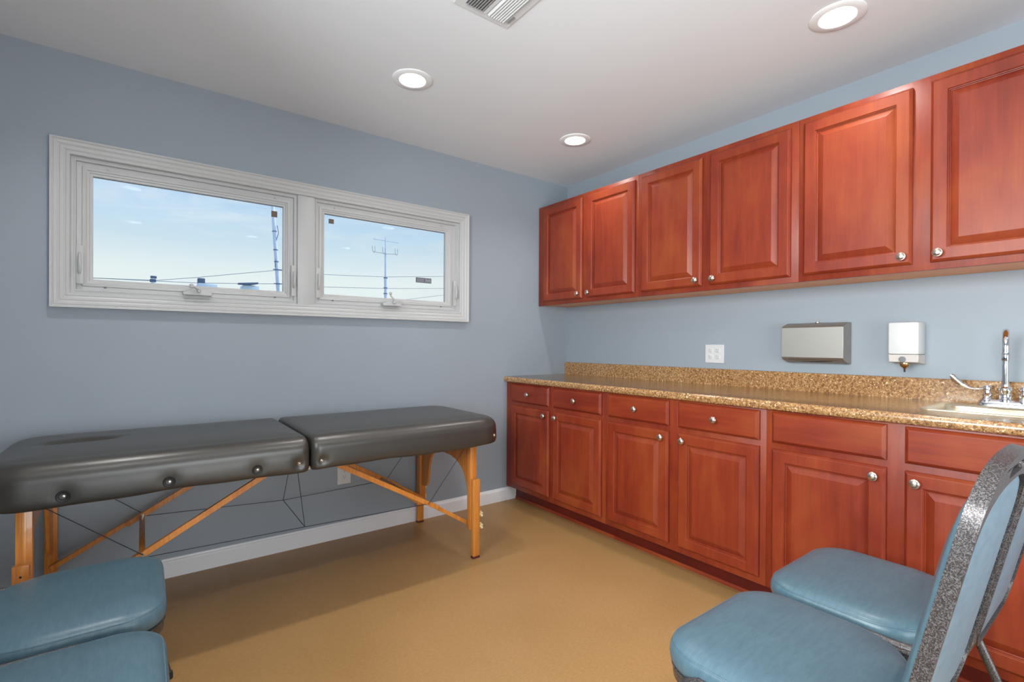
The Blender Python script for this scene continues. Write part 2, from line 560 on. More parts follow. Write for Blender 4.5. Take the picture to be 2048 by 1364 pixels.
def ceiling():
    m = MB()
    xs = sorted(set([XL-T, T])); cell = 0.13; rad = 0.078; n = 32
    cells = [(x-cell, y-cell, x+cell, y+cell) for x, y in LIGHTS]
    gx = sorted(set([XL-T, T]+[round(v, 4) for c in cells for v in (c[0], c[2])]))
    gy = sorted(set([YB-T, T]+[round(v, 4) for c in cells for v in (c[1], c[3])]))
    def incell(a, b):
        for i, c in enumerate(cells):
            if c[0]-1e-3 < a < c[2]+1e-3 and c[1]-1e-3 < b < c[3]+1e-3: return i
        return None
    for i in range(len(gx)-1):
        for j in range(len(gy)-1):
            a, b = (gx[i]+gx[i+1])/2, (gy[j]+gy[j+1])/2
            if incell(a, b) is None:
                m._add([(gx[i], gy[j], H), (gx[i+1], gy[j], H), (gx[i+1], gy[j+1], H), (gx[i], gy[j+1], H)], [(3, 2, 1, 0)])
    for x, y in LIGHTS:
        inner, outer = [], []
        for k in range(n):
            t = 2*PI*k/n
            c, s = math.cos(t), math.sin(t)
            inner.append((x+rad*c, y+rad*s, H))
            q = cell/max(abs(c), abs(s))
            outer.append((x+q*c, y+q*s, H))
        m._add(inner+outer, [((k+1) % n, k, n+k, n+(k+1) % n) for k in range(n)])
    m.box(XL-T, YB-T, 2.62, T, T, 2.74)
    o = m.build('ceiling', M['ceiling'], smooth=False)
    return struct(o)
ceiling()

def baseboard(name, x0, y0, x1, y1, nx, ny):
    """runs from (x0,y0) to (x1,y1); room side is +n"""
    t = 0.013
    prof = [(0, 0), (t, 0), (t, 0.074), (t*.8, 0.080), (t*.45, 0.084), (t*.35, 0.091), (0, 0.093)]
    m = MB()
    m.loops([[(x+nx*d, y+ny*d, z) for d, z in prof] for x, y in ((x0, y0), (x1, y1))])
    struct(m.build(name, M['base'], smooth=False))
baseboard('baseboard_window', XL, 0, -0.523, 0, 0, -1)
baseboard('baseboard_left', XL, YB, XL, -0.014, 1, 0)
baseboard('baseboard_back', XL+.014, YB, -0.014, YB, 0, 1)

# ------------------------------------------------------------------ recessed downlights
def downlight(x, y, label, group=None):
    t = thing('recessed_downlight', label, 'ceiling light', (x, y, H), group)
    m = MB()
    # flange, sloped baffle, upper ring
    prof = [(0.070, 2.4405), (0.096, 2.4405), (0.096, 2.437), (0.092, 2.4345), (0.066, 2.4335), (0.0625, 2.436), (0.060, 2.452), (0.056, 2.470), (0.054, 2.4705),
            (0.054, 2.474), (0.0505, 2.478), (0.049, 2.515), (0.076, 2.515), (0.076, 2.4405)]
    m.lathe(prof, (x, y, 0), n=40, cap0=False, cap1=False)
    m.build('housing', M['baffle'], t, loc=(x, y, H))
    m = MB()
    m.lathe([(0.0, 2.503), (0.025, 2.500), (0.044, 2.495), (0.0485, 2.492), (0.0485, 2.506), (0.0, 2.506)][::-1], (x, y, 0), n=40, cap0=False, cap1=False)
    m.build('lens', M['lens'], t, loc=(x, y, H))
    ld = bpy.data.lights.new('downlight_lamp', 'AREA')
    ld.shape = 'DISK'; ld.size = 0.09; ld.spread = R(125); ld.energy = LAMP_WATTS; ld.color = (1.0, 0.985, 0.96)
    lo = bpy.data.objects.new('lamp', ld); col.objects.link(lo)
    lo.parent = t; lo.location = (0, 0, 2.462-H)
    return t
LL = ['recessed round ceiling downlight nearest above the windows, left of the other lit ones',
      'recessed round ceiling downlight close to the corner above the wall cabinets',
      'largest recessed round ceiling downlight, top right above the wall cabinets',
      'recessed round downlight in the ceiling over the left half of the left window',
      'recessed round downlight in the middle of the ceiling beyond the air vent',
      'recessed round downlight in the ceiling straight above the viewer',
      'recessed round downlight in the ceiling behind the viewer by the cabinet wall',
      'recessed round downlight in the middle of the ceiling behind the viewer',
      'recessed round downlight in the ceiling behind the viewer by the left wall']
for (x, y), l in zip(LIGHTS, LL):
    downlight(x, y, l, 'recessed ceiling downlights')

# ------------------------------------------------------------------ ceiling air vent
def ceiling_vent():
    x0, x1, y0, y1 = -1.835, -1.585, -1.605, -1.318
    t = thing('ceiling_air_vent', 'white louvered air register in the ceiling at the top edge', 'air vent', ((x0+x1)/2, (y0+y1)/2, H))
    m = MB()
    ix0, ix1, iy0, iy1 = x0+.037, x1-.035, y0+.027, y1-.025
    tf = lambda u, v, w: (u, v, w)
    m.prism([(x0, y0), (x1, y0), (x1, y1), (x0, y1)], [[(ix0, iy0), (ix0, iy1), (ix1, iy1), (ix1, iy0)]], H-.004, H-.0002, tf)
    xm = (ix0+ix1)/2
    m.box(xm-.007, iy0, H-.006, xm+.007, iy1, H-.0004)
    m.build('frame', M['white_plastic'], t, loc=((x0+x1)/2, (y0+y1)/2, H), bevel=0.0008)
    m = MB(); m.box(ix0, iy0, H-.0008, ix1, iy1, H-.0003)
    m.build('backing', M['grey_mark'], t, loc=((x0+x1)/2, (y0+y1)/2, H), smooth=False)
    n = 7
    for side, a, b in ((-1, ix0+.004, xm-.009), (1, xm+.009, ix1-.004)):
        for k in range(n):
            cx = a+(b-a)*(k+.5)/n
            d = -side*0.0055
            m = MB()
            m.hexa([(cx-d-.0007, iy0, H-.010), (cx-d+.0007, iy0, H-.010), (cx-d+.0007, iy1, H-.010), (cx-d-.0007, iy1, H-.010),
                    (cx+d-.0007, iy0, H-.0010), (cx+d+.0007, iy0, H-.0010), (cx+d+.0007, iy1, H-.0010), (cx+d-.0007, iy1, H-.0010)])
            m.build('slat', M['white_plastic'], t, loc=((x0+x1)/2, (y0+y1)/2, H), smooth=False)
    m = MB(); m.box(x1-.023, -1.395, H-.010, x1-.0205, -1.352, H-.004)
    m.build('damper_lever', M['grey_mark'], t, loc=((x0+x1)/2, (y0+y1)/2, H), smooth=False)
ceiling_vent()

# ------------------------------------------------------------------ windows
def frame_loops(m, x0, x1, z0, z1, prof):
    """mitred picture frame around an opening: prof = list of (inset outwards from the opening, y)"""
    loops = []
    for d, y in prof:
        loops.append([(x0-d, y, z0-d), (x1+d, y, z0-d), (x1+d, y, z1+d), (x0-d, y, z1+d)])
    m.loops(loops, True, False, False, wrap=True)

def casing():
    m = MB()
    # outer casing: profile from inner edge to outer edge, several reeds
    x0, x1, z0, z1 = -3.026, -1.022, 1.372, 1.985
    prof = [(0, 0.0), (0, -.015), (.003, -.0175), (.012, -.0175), (.0145, -.0160), (.0175, -.0175), (.022, -.020), (.032, -.0215), (.035, -.0200),
            (.038, -.0215), (.043, -.0250), (.052, -.0270), (.0545, -.0255), (.057, -.0275), (.060, -.030), (.066, -.030), (.066, 0.0)]
    frame_loops(m, x0, x1, z0, z1, prof)
    o = m.build('trim_1', M['trim'], angle=20)
    struct(o)
    m = MB()
    m.box(-2.074, -.010, 1.372, -1.984, .055, 1.985, 0.002)
    struct(m.build('trim_2', M['trim']))
casing()

def window_unit(n, x0, x1, gx0, gx1, latch_xs, crank_x, lever):
    """x0..x1 casing opening, gx0..gx1 clear glass"""
    z0, z1 = 1.372, 1.985
    gz0, gz1 = 1.440, 1.913
    m = MB()
    a, b = gx0-x0, x1-gx1      # side widths
    # stepped jamb ring (built from four sides, mitred)
    def ring(steps):
        loops = []
        for f, y in steps:
            loops.append([(x0+a*f, y, z0+(gz0-z0)*f), (x1-b*f, y, z0+(gz0-z0)*f), (x1-b*f, y, z1-(z1-gz1)*f), (x0+a*f, y, z1-(z1-gz1)*f)])
        m.loops(loops, True, False, False, wrap=True)
    ring([(-.22, .000), (.0, .000), (.03, .004), (.16, .004), (.17, .000), (.24, .000), (.27, .014), (.50, .016), (.50, .07), (-.22, .07)])
    root = m.build('window_%d' % n, M['trim'], angle=20)
    struct(root)
    m = MB()
    ring([(.50, .020), (.52, .012), (.70, .010), (.74, .014), (.84, .016), (.87, .020), (1.0, .022), (1.0, .046), (.50, .046)])
    m.build('sash', M['trim'], root, angle=20)
    m = MB(); m.box(gx0-.004, .0335, gz0-.004, gx1+.004, .0375, gz1+.004)
    m.build('glass_pane', M['glass'], root, smooth=False)
    m = MB()
    m.box(gx0, .0380, gz1-.0025, gx1, .0420, gz1+.002)
    m.build('glazing_spacer', M['grey_mark'], root, smooth=False)
    for lx in latch_xs:
        m = MB()
        m.box(lx-.013, -.004, 1.415, lx+.013, .001, 1.588, 0.002)
        o = m.build('latch', M['trim'], root)
        m = MB()
        m.tube([(lx, -.006, 1.462), (lx, -.016, 1.475), (lx+.001, -.018, 1.51), (lx, -.012, 1.545), (lx, -.004, 1.552)], [.006, .007, .0065, .005, .004], 8)
        m.build('lever', M['trim'], o)
    # crank operator on the sill
    m = MB()
    cx = crank_x
    tf = lambda u, v, w: (cx+u, w, v)
    outl = [(-.060, 1.388), (.060, 1.388), (.064, 1.400), (.030, 1.413), (.016, 1.420), (-.016, 1.420), (-.030, 1.413), (-.064, 1.400)]
    m.prism(outl, [], -.040, -.004, tf)
    o = m.build('crank_operator', M['trim'], root, bevel=.002)
    m = MB()
    m.lathe([(0.0085, 0), (0.0085, .016), (.006, .020)], (cx+.004, -.036, 1.410), axis='Y', n=14, sgn=-1)
    if lever:
        m.tube([(cx+.006, -.050, 1.416), (cx-.004, -.056, 1.432), (cx-.018, -.056, 1.446), (cx-.022, -.056, 1.452)], [.007, .0055, .005, .005], 10)
        m.lathe([(.004, -.008), (.009, -.004), (.009, .006), (.004, .010)], (cx-.024, -.058, 1.462), axis='Z', n=12)
    else:
        m.tube([(cx+.006, -.050, 1.414), (cx-.010, -.060, 1.424), (cx-.022, -.060, 1.430)], [.007, .0065, .006], 10)
        m.lathe([(.004, -.010), (.009, -.006), (.009, .008), (.004, .012)], (cx-.028, -.060, 1.430), axis='Z', n=12)
    m.build('crank_handle', M['trim'], o)
    # screw covers on the frame
    for sx, sz in ((gx0+.045, 1.404), (gx1-.045, 1.404), (gx0+.055, 1.950), (gx1-.045, 1.950)):
        m = MB()
        m.lathe([(.0, -.0010), (.004, -.0010), (.005, .003)], (sx, .0005, sz), axis='Y', n=12)
        m.build('screw_cover', M['grey_mark'] if sz < 1.6 else M['trim'], root)
window_unit(1, -3.026, -2.074, -2.951, -2.142, (-2.994, -2.092), -2.548, False)
window_unit(2, -1.984, -1.022, -1.920, -1.115, (-1.959, -1.052), -1.520, True)

def sticker(x0, z0, x1, z1, label, mats, dark=True, marks=None):
    m = MB()
    m.box(x0, .0325, z0, x1, .0335, z1)
    o = m.build('window_sticker', M['sticker_brown'] if mats else M['sticker_grey'], smooth=False)
    o.location = (0, 0, 0)
    tag(o, label, 'sticker')
    return o
sticker(-2.201, 1.850, -2.171, 1.883, 'small brown square sticker at the upper right corner of the left window pane', True)
sticker(-1.892, 1.861, -1.862, 1.888, 'small brown square sticker at the upper left corner of the right window pane', True)
s = sticker(-1.330, 1.558, -1.216, 1.592, 'grey rectangular label stuck low on the right window pane', False)
m = MB()
for k in range(4):
    m.box(-1.322, .0318, 1.564+k*.006, -1.272, .0326, 1.566+k*.006)
for k in range(5):
    m.box(-1.258+k*.0075, .0318, 1.563+(k % 2)*.008, -1.2535+k*.0075, .0326, 1.587-(k % 3)*.005)
m.build('printed_lines', M['sticker_light'], s, smooth=False)

# ------------------------------------------------------------------ cabinets on the right wall
def panel(y0, y1, z0, z1, xf, prof):
    """front panel facing -X. y0 > y1 ; xf = x of the back plane; prof (inset, depth)"""
    m = MB()
    loops = []
    for d, w in prof:
        loops.append([(xf-w, y0-d, z0+d), (xf-w, y1+d, z0+d), (xf-w, y1+d, z1-d), (xf-w, y0-d, z1-d)])
    m.loops(loops, True, True, True)
    return m
DOOR = [(0, 0), (0, .0105), (.0015, .0125), (.0085, .0195), (.0105, .0205), (.050, .0205), (.0520, .0188), (.0535, .0160), (.0555, .0154), (.0565, .0100), (.0595, .0088),
        (.0615, .0100), (.0830, .0192), (.0850, .0202)]
DRAWER = [(0, 0), (0, .0095), (.0015, .0115), (.0110, .0200), (.0125, .0205)]
KNOB = [(.0055, 0), (.0055, .004), (.0050, .010), (.0065, .014), (.0135, .0165), (.0165, .0195), (.0168, .0215), (.0155, .0235), (.0140, .0238), (.0120, .0262), (.0070, .0282), (.0, .0290)]

def knob(y, z, xf, parent):
    m = MB()
    m.lathe(KNOB, (xf, y, z), axis='X', n=24, cap1=False, sgn=-1)
    m.build('knob', M['nickel'], parent)

def unit(name, label, group, y0, y1, z0, z1, depth, fronts, toe=None):
    """cabinet box between y0 > y1"""
    t = thing(name, label, 'cabinet', (-depth/2, (y0+y1)/2, toe and 0 or z0), group)
    m = MB()
    f = 0.019
    # carcass
    if toe:
        for a in (y0, y1+.016): m.box(-.002, a, z0, -(depth-f), a-.016, z1)
        m.box(-.002, y0, z0, -(depth-f), y1, z0+.016); m.box(-.002, y0, z0, -.010, y1, z1)
    else:
        m.box(-.002, y0, z0, -(depth-f), y1, z1)
    m.build('carcass', M['cherry'], t, smooth=False)
    if not toe:
        m = MB(); m.box(-.003, y0-.001, z0-.0012, -(depth-f-.001), y1+.001, z0-.0001)
        m.build('bottom_panel', M['underside'], t, smooth=False)
    # face frame (stiles, rails) as one board with bevelled arris
    m = MB()
    m.box(-(depth-f), y0-.0004, z0-(.006 if not toe else 0), -depth, y1+.0004, z1, .0008)
    m.build('face_frame', M['cherry'], t)
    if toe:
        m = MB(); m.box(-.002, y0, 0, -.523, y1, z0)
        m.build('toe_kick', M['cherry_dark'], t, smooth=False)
        m = MB(); m.loops([[(-.523, y, 0), (-.5285, y, 0), (-.5285, y, .012), (-.5250, y, .017), (-.523, y, .018)] for y in (y0, y1)])
        m.build('toe_moulding', M['cherry_h'], t)
    for kind, a, b, c, d, ky, kz in fronts:
        p = panel(a, b, c, d, -depth-.0008, DOOR if kind == 'door' else DRAWER)
        o = p.build(kind if kind != 'false' else 'drawer_front', M['cherry'] if kind == 'door' else M['cherry_h'], t, loc=(-depth, (a+b)/2, (c+d)/2), angle=14)
        if ky is not None: knob(ky, kz, -depth-.0213, o)
    return t

UZ0, UZ1 = 1.4515, 2.211
def upper(y0, y1, d1, d2, label):
    k1, k2 = d1[1]+.028, d2[0]-.028
    unit('wall_cabinet', label, 'cherry wall cabinets', y0, y1, UZ0+.006, UZ1, .3035,
         [('door', d1[0], d1[1], 1.479, 2.183, k1, 1.511), ('door', d2[0], d2[1], 1.479, 2.183, k2, 1.511)])
upper(-.004, -.966, (-.075, -.486), (-.531, -.944), 'cherry two-door wall cabinet farthest back, in the corner beside the window wall')
upper(-.966, -1.900, (-.996, -1.405), (-1.452, -1.866), 'cherry two-door wall cabinet in the middle of the upper row')
upper(-1.900, -2.838, (-1.923, -2.327), (-2.384, -2.792), 'cherry two-door wall cabinet nearest the viewer, above the towel and soap dispensers')

BZ = 0.1065
def base(y0, y1, d1, d2, label, knobs=True):
    dz0, dz1 = .140, .7125
    rz0, rz1 = .7390, .8680
    k1, k2 = d1[1]+.034, d2[0]-.034
    fr = [('door', d1[0], d1[1], dz0, dz1, k1, .677), ('door', d2[0], d2[1], dz0, dz1, k2, .677)]
    if knobs:
        fr += [('drawer', d1[0], d1[1], rz0, rz1, (d1[0]+d1[1])/2, .803), ('drawer', d2[0], d2[1], rz0, rz1, (d2[0]+d2[1])/2, .803)]
    else:
        fr += [('false', d1[0], d1[1], rz0, rz1, None, None), ('false', d2[0], d2[1], rz0, rz1, None, None)]
    unit('base_cabinet', label, 'cherry base cabinets', y0, y1, BZ, .8775, .6065, fr, toe=True)
base(-.004, -.980, (-.078, -.490), (-.533, -.952), 'cherry base cabinet with two doors and two drawers, farthest back beside the massage table end')
base(-.980, -1.902, (-1.006, -1.414), (-1.470, -1.875), 'cherry base cabinet with two doors and two drawers, middle of the lower row')
base(-1.902, -2.838, (-1.929, -2.333), (-2.387, -2.792), 'cherry base cabinet under the sink with two knobless false drawer fronts, behind the right chairs', knobs=False)

# ------------------------------------------------------------------ countertop with sink cut-out
CT = .9165
SX0, SX1, SY0, SY1 = -.452, -.062, -2.765, -2.380       # sink outer rim x range, y range
def countertop():
    t = thing('countertop', 'speckled tan granite-look countertop with a backsplash running over the base cabinets', 'countertop', (-.3, -1.42, .8775))
    m = MB()
    y0, y1 = -.003, -2.838
    hole = [(SX0+.02, SY0+.02), (SX0+.02, SY1-.02), (SX1-.02, SY1-.02), (SX1-.02, SY0+.02)]
    m.prism([(-.615, y1), (-.003, y1), (-.003, y0), (-.615, y0)], [hole], .8780, CT, lambda u, v, w: (u, v, w))
    # rolled front edge
    prof = [(-.615, CT), (-.624, CT-.001), (-.631, CT-.005), (-.6345, CT-.013), (-.6345, CT-.026), (-.632, CT-.034), (-.626, CT-.0385), (-.615, CT-.0385)]
    m.loops([[(x, y, z) for x, z in prof] for y in (y0, y1)])
    m.build('worktop', M['granite'], t, angle=50)
    m = MB()
    prof = [(-.003, CT), (-.023, CT), (-.023, 1.007), (-.020, 1.0115), (-.003, 1.0125)]
    m.loops([[(x, y, z) for x, z in prof] for y in (y0-.0005, y1)])
    m.build('backsplash', M['granite'], t, smooth=False)
countertop()

def sink():
    t = thing('bar_sink', 'stainless drop-in sink set in the tan countertop', 'sink', ((SX0+SX1)/2, (SY0+SY1)/2, CT))
    m = MB()
    def ring(d, z, r, dx=0.0):
        # dx widens the ledge behind the bowl for the faucet
        return [(x, y, z) for x, y in rrect(SX0+d, SY0+d, SX1-d-dx, SY1-d, r, 6)]
    loops = [ring(.0, CT+.0002, .035), ring(.002, CT+.004, .035), ring(.010, CT+.005, .034), ring(.016, CT+.003, .03), ring(.022, CT+.0028, .03, .075),
             ring(.028, CT-.004, .035, .08), ring(.034, CT-.03, .04, .08), ring(.040, CT-.13, .045, .08), ring(.055, CT-.152, .05, .08), ring(.10, CT-.158, .03, .08)]
    m.loops(loops, True, False, True)
    o = m.build('basin', M['sinksteel'], t, angle=60)
    m = MB(); m.lathe([(.0, .003), (.02, .003), (.034, .004), (.040, .002), (.042, 0)], ((SX0+SX1)/2-.035, (SY0+SY1)/2, CT-.158), n=24, cap0=False)
    m.build('drain', M['chrome'], t)
sink()

def faucet():
    fx, fy, z0 = -.108, -2.568, CT+.003
    t = thing('gooseneck_faucet', 'chrome gooseneck faucet with wrist blade handles standing behind the sink', 'faucet', (fx, fy, z0))
    m = MB()
    pts = rrect(fx-.022, fy-.078, fx+.022, fy+.078, .021, 6)
    m.loops([[(x, y, z0) for x, y in pts], [(x, y, z0+.006) for x, y in pts],
             [(fx+(x-fx)*.86, fy+(y-fy)*.95, z0+.018) for x, y in pts], [(fx+(x-fx)*.6, fy+(y-fy)*.9, z0+.026) for x, y in pts]])
    m.build('deck_body', M['chrome'], t, angle=50)
    m = MB()
    m.lathe([(.021, .018), (.021, .030), (.0185, .034), (.0185, .058), (.0205, .062), (.0205, .068), (.018, .073), (.0125, .078), (.0118, .086)], (fx, fy, z0), n=28)
    m.build('spout_base', M['chrome'], t)
    m = MB()
    cd_, sd_ = math.cos(R(8)), math.sin(R(8))
    SP = lambda r, z: (fx-r*cd_, fy-r*sd_, z0+z)
    path = [SP(0, .08), SP(0, .16), SP(0, .23)]
    R0 = .060
    for k in range(1, 15):
        a = PI*k/14
        path.append(SP(R0-R0*math.cos(a), .23+R0*math.sin(a)))
    path += [SP(2*R0, .215), SP(2*R0, .205)]
    m.tube(path, .0105, 16)
    sp = m.build('gooseneck_spout', M['chrome'], t)
    m = MB(); m.lathe([(.0112, 0), (.0122, .003), (.0122, .028), (.0112, .030)], SP(2*R0, .180), n=20)
    m.build('aerator', M['chrome'], sp)
    for s in (1, -1):
        hy = fy+s*.051
        m = MB()
        m.lathe([(.020, .012), (.020, .022), (.016, .028), (.013, .036), (.015, .040), (.015, .044), (.010, .050), (.0095, .060), (.012, .063), (.0125, .072), (.010, .078), (.004, .080)], (fx, hy, z0), n=24)
        hub = m.build('handle_hub', M['chrome'], t)
        m = MB()
        n = 16
        loops = []
        for k in range(n+1):
            q = k/n
            yy = hy+s*(.004+.104*q)
            zz = z0+.068-.007*math.sin(min(1, q/.6)*PI)*.6+.046*max(0, (q-.42)/.58)**1.7
            hgt = .0042+.0085*max(0, (q-.40)/.60)**.8
            if q > .9: hgt *= 1-.45*((q-.9)/.1)**2
            tx = .0055+.0035*max(0, (q-.4)/.6)
            loops.append([(fx-.004*q+math.cos(a)*tx, yy-s*math.sin(a)*hgt*.55*q, zz+math.sin(a)*hgt) for a in [2*PI*j/12 for j in range(12)]])
        m.loops(loops)
        m.build('blade_handle', M['chrome'], hub)
faucet()

# ------------------------------------------------------------------ wall items over the counter
def towel_dispenser():
    y0, y1 = -1.733, -2.016
    t = thing('paper_towel_dispenser', 'brushed steel paper towel dispenser on the wall above the countertop', 'towel dispenser', (-.05, (y0+y1)/2, 1.16))
    m = MB()
    D = .102
    # side profile (depth from wall, z)
    prof = [(0.001, 1.064), (.030, 1.064), (.085, 1.079), (D-.004, 1.088), (D, 1.093), (D, 1.244), (D-.004, 1.2485), (.040, 1.268), (0.001, 1.268)]
    m.loops([[(-d, y, z) for d, z in prof] for y in (y0, y1)])
    m.build('housing', M['steel'], t, bevel=.0015, loc=(-.05, (y0+y1)/2, 1.16))
    m = MB()
    outl = [(y0-.028, 0), (y0-.06, .62), (y0-.10, .9), ((y0+y1)/2, 1.0), (y1+.10, .9), (y1+.06, .62), (y1+.028, 0)]
    # curved mouth on the sloping underside
    vs0, vs1 = [], []
    for y, q in outl:
        for lst, off in ((vs0, .0006), (vs1, -.001)):
            d = D-.012-q*.036
            z = 1.088-(D-.004-d)*(.009/.013)*.9
            z = 1.079+(d-.085)*(.009/.013) if d > .085 else 1.064+(d-.030)*(.015/.055)
            lst.append((-d, y, z-off))
    m.loops([vs0, vs1])
    m.build('towel_slot', M['dark'], t, smooth=False)
    m = MB(); m.box(-.052, y1-.0008, 1.100, -.048, y1+.0006, 1.160)
    m.build('level_window', M['grey_mark'], t, smooth=False)
    m = MB(); m.lathe([(.009, 0), (.009, .004), (.006, .0055)], (-.034, -1.877, 1.2685), n=16)
    m.build('lock', M['nickel'], t)
towel_dispenser()

def soap_dispenser():
    y0, y1 = -2.191, -2.301
    t = thing('soap_dispenser', 'white wall soap dispenser with a small metal valve, right of the towel dispenser', 'soap dispenser', (-.05, -2.246, 1.17))
    m = MB()
    for nm, z0, z1, d, mt in (('reservoir', 1.116, 1.258, .102, M['white_plastic']), ('base_tray', 1.078, 1.1155, .100, M['cream_plastic'])):
        m = MB()
        if nm == 'reservoir':
            m.box(-.0015, y1, z0, -d, y0, z1, .008)
        else:
            m.hexa([(-.0015, y0-.001, z0-.006), (-.0015, y1+.001, z0-.006), (-d+.002, y1+.003, z0+.004), (-d+.002, y0-.003, z0+.004),
                    (-.0015, y0-.001, z1), (-.0015, y1+.001, z1), (-d+.001, y1+.001, z1), (-d+.001, y0-.001, z1)])
        m.build(nm, mt, t, bevel=0 if nm == 'reservoir' else .002, loc=(-.05, -2.246, 1.17))
    m = MB(); m.lathe([(.017, 0), (.019, -.004), (.018, -.014), (.013, -.022), (.006, -.027), (.0045, -.030)], (-.078, -2.246, 1.083), n=24)
    o = m.build('push_valve', M['brass'], t)
    m = MB(); m.lathe([(.0035, 0), (.0035, -.013), (.0025, -.016)], (-.078, -2.246, 1.054), n=12)
    m.build('nozzle', M['rubber'], o)
    m = MB(); m.lathe([(.013, .0), (.013, .002), (.010, .003)], (-.099, -2.243, 1.094), axis='X', n=20, sgn=-1)
    m.build('valve_collar', M['grey_mark'], t)
soap_dispenser()

def outlet_plate(name, label, P, w, h, cols, rows, group=None):
    """P(u,v,d) maps plate coordinates (centre origin, d = distance off the wall) to world"""
    c = P(0, 0, 0)
    t = thing(name, label, 'wall outlet', c)
    m = MB()
    pts = rrect(-w/2, -h/2, w/2, h/2, .003, 3)
    m.loops([[P(u, v, .0005) for u, v in pts], [P(u, v, .0035) for u, v in pts], [P(u*.965, v*.975, .0058) for u, v in pts]])
    m.build('cover_plate', M['white_plastic'], t, loc=c)
    for cu in cols:
        for rv in rows:
            m = MB()
            pr = rrect(-.017, -.0145, .017, .0145, .0115, 6)
            m.loops([[P(cu+u, rv+v, .0056) for u, v in pr], [P(cu+u, rv+v, .0075) for u, v in pr], [P(cu+u*.95, rv+v*.95, .008) for u, v in pr]])
            o = m.build('receptacle', M['white_plastic'], t, loc=c)
            m = MB()
            for su, hh in ((-.0062, .0085), (.0062, .0068)):
                for_ = [P(cu+su-.0012, rv+.001, .0079), P(cu+su+.0012, rv+.001, .0079), P(cu+su+.0012, rv+.001+hh, .0079), P(cu+su-.0012, rv+.001+hh, .0079)]
                top = [P(cu+su-.0012, rv+.001, .0083), P(cu+su+.0012, rv+.001, .0083), P(cu+su+.0012, rv+.001+hh, .0083), P(cu+su-.0012, rv+.001+hh, .0083)]
                m.loops([for_, top])
            g = [(.0025*math.cos(2*PI*k/10), -.0065+.0025*math.sin(2*PI*k/10)) for k in range(10)]
            m.loops([[P(cu+u, rv+v, .0079) for u, v in g], [P(cu+u, rv+v, .0083) for u, v in g]])
            m.build('slots', M['grey_mark'], o, loc=c, smooth=False)
outlet_plate('wall_outlet', 'white double power outlet with four sockets above the backsplash', lambda u, v, d: Vector((-d, -1.299-u, 1.1015+v)), .120, .111, (-.0225, .0225), (.0195, -.0195))
outlet_plate('wall_outlet', 'white power outlet low on the blue wall under the massage table', lambda u, v, d: Vector((-1.808+u, -d, .378+v)), .080, .122, (0.0,), (.0215, -.0215))

# ------------------------------------------------------------------ massage table
XC = -2.195
TY0, TY1 = -.772, -.045
TZ0, TZ1 = .612, .770
def cushion(x0, x1, hinge_right, face_slot, bolts):
    """upholstered half of the table: rows of rounded rectangles from the lower edge up over the crown"""
    prof = [(.030, TZ0+.006), (.012, TZ0), (.004, TZ0+.004), (.000, TZ0+.014)]
    z = TZ0+.024
    while z < .690:
        prof.append((.000-.002*math.sin((z-TZ0)/(.69-TZ0)*PI), z)); z += .010
    n = 12
    for k in range(n+1):
        a = PI/2*k/n
        prof.append((.075*(1-math.cos(a))**1.15, .692+(.758-.692)*math.sin(a)))
    d = .085
    while d < .352:
        prof.append((d, .758+(TZ1-.758)*(1-math.exp(-(d-.075)/.07)))); d += .0075
    ro, rh = .135, .035
    loops = []
    half = (TY1-TY0)/2
    prof.append((half, prof[-1][1]))
    for d, z in prof:
        dh = d*.34 if d < .09 else .0306+(d-.09)      # tighter roll on the hinge side
        a, b = (d, dh) if hinge_right else (dh, d)
        X0, X1, Y0, Y1 = x0+a, x1-b, TY0+d, TY1-d
        r_o = max(.012, ro-d*.9); r_h = max(.010, rh-d*.5)
        lim = max(0.0, (Y1-Y0)/2-.0005)
        r_o, r_h = min(r_o, lim), min(r_h, lim)
        rr = (r_o, r_h, r_h, r_o) if hinge_right else (r_h, r_o, r_o, r_h)
        loops.append([[x, y, z] for x, y in rrect(X0, Y0, X1, Y1, rr, 10, (64, 26))])
    for l in loops:
        for p in l:
            x, y, z = p
            for bx, bz, rad, dep in bolts:
                if abs(x-bx) < .08 and y < TY0+.05:
                    dd = math.hypot(x-bx, z-bz)
                    p[1] += dep*math.exp(-(dd/rad)**2)
            if face_slot:
                u, v = (x+2.955)/.098, (y+.385)/.040
                q = math.sqrt(u*u+v*v)
                if z > .74 and q < 1.8:
                    p[2] -= .016/(1+math.exp((q-1.0)*9))+.004*math.exp(-((q-1.1)/.35)**2)
            # slight sag along the lower hem
            if z < .66:
                p[2] += .003*math.sin(x*9.0)+.0015*math.sin(x*23)
    m = MB()
    m.loops([[tuple(p) for p in l] for l in loops], True, True, False)
    return m
BZG = .650
BIG = [(-2.975, .645), (-2.690, .646), (-2.402, .647)]
SMALL_L = [(-2.243, .650)]
SMALL_R = [(-2.150, .648), (-1.235, .656)]
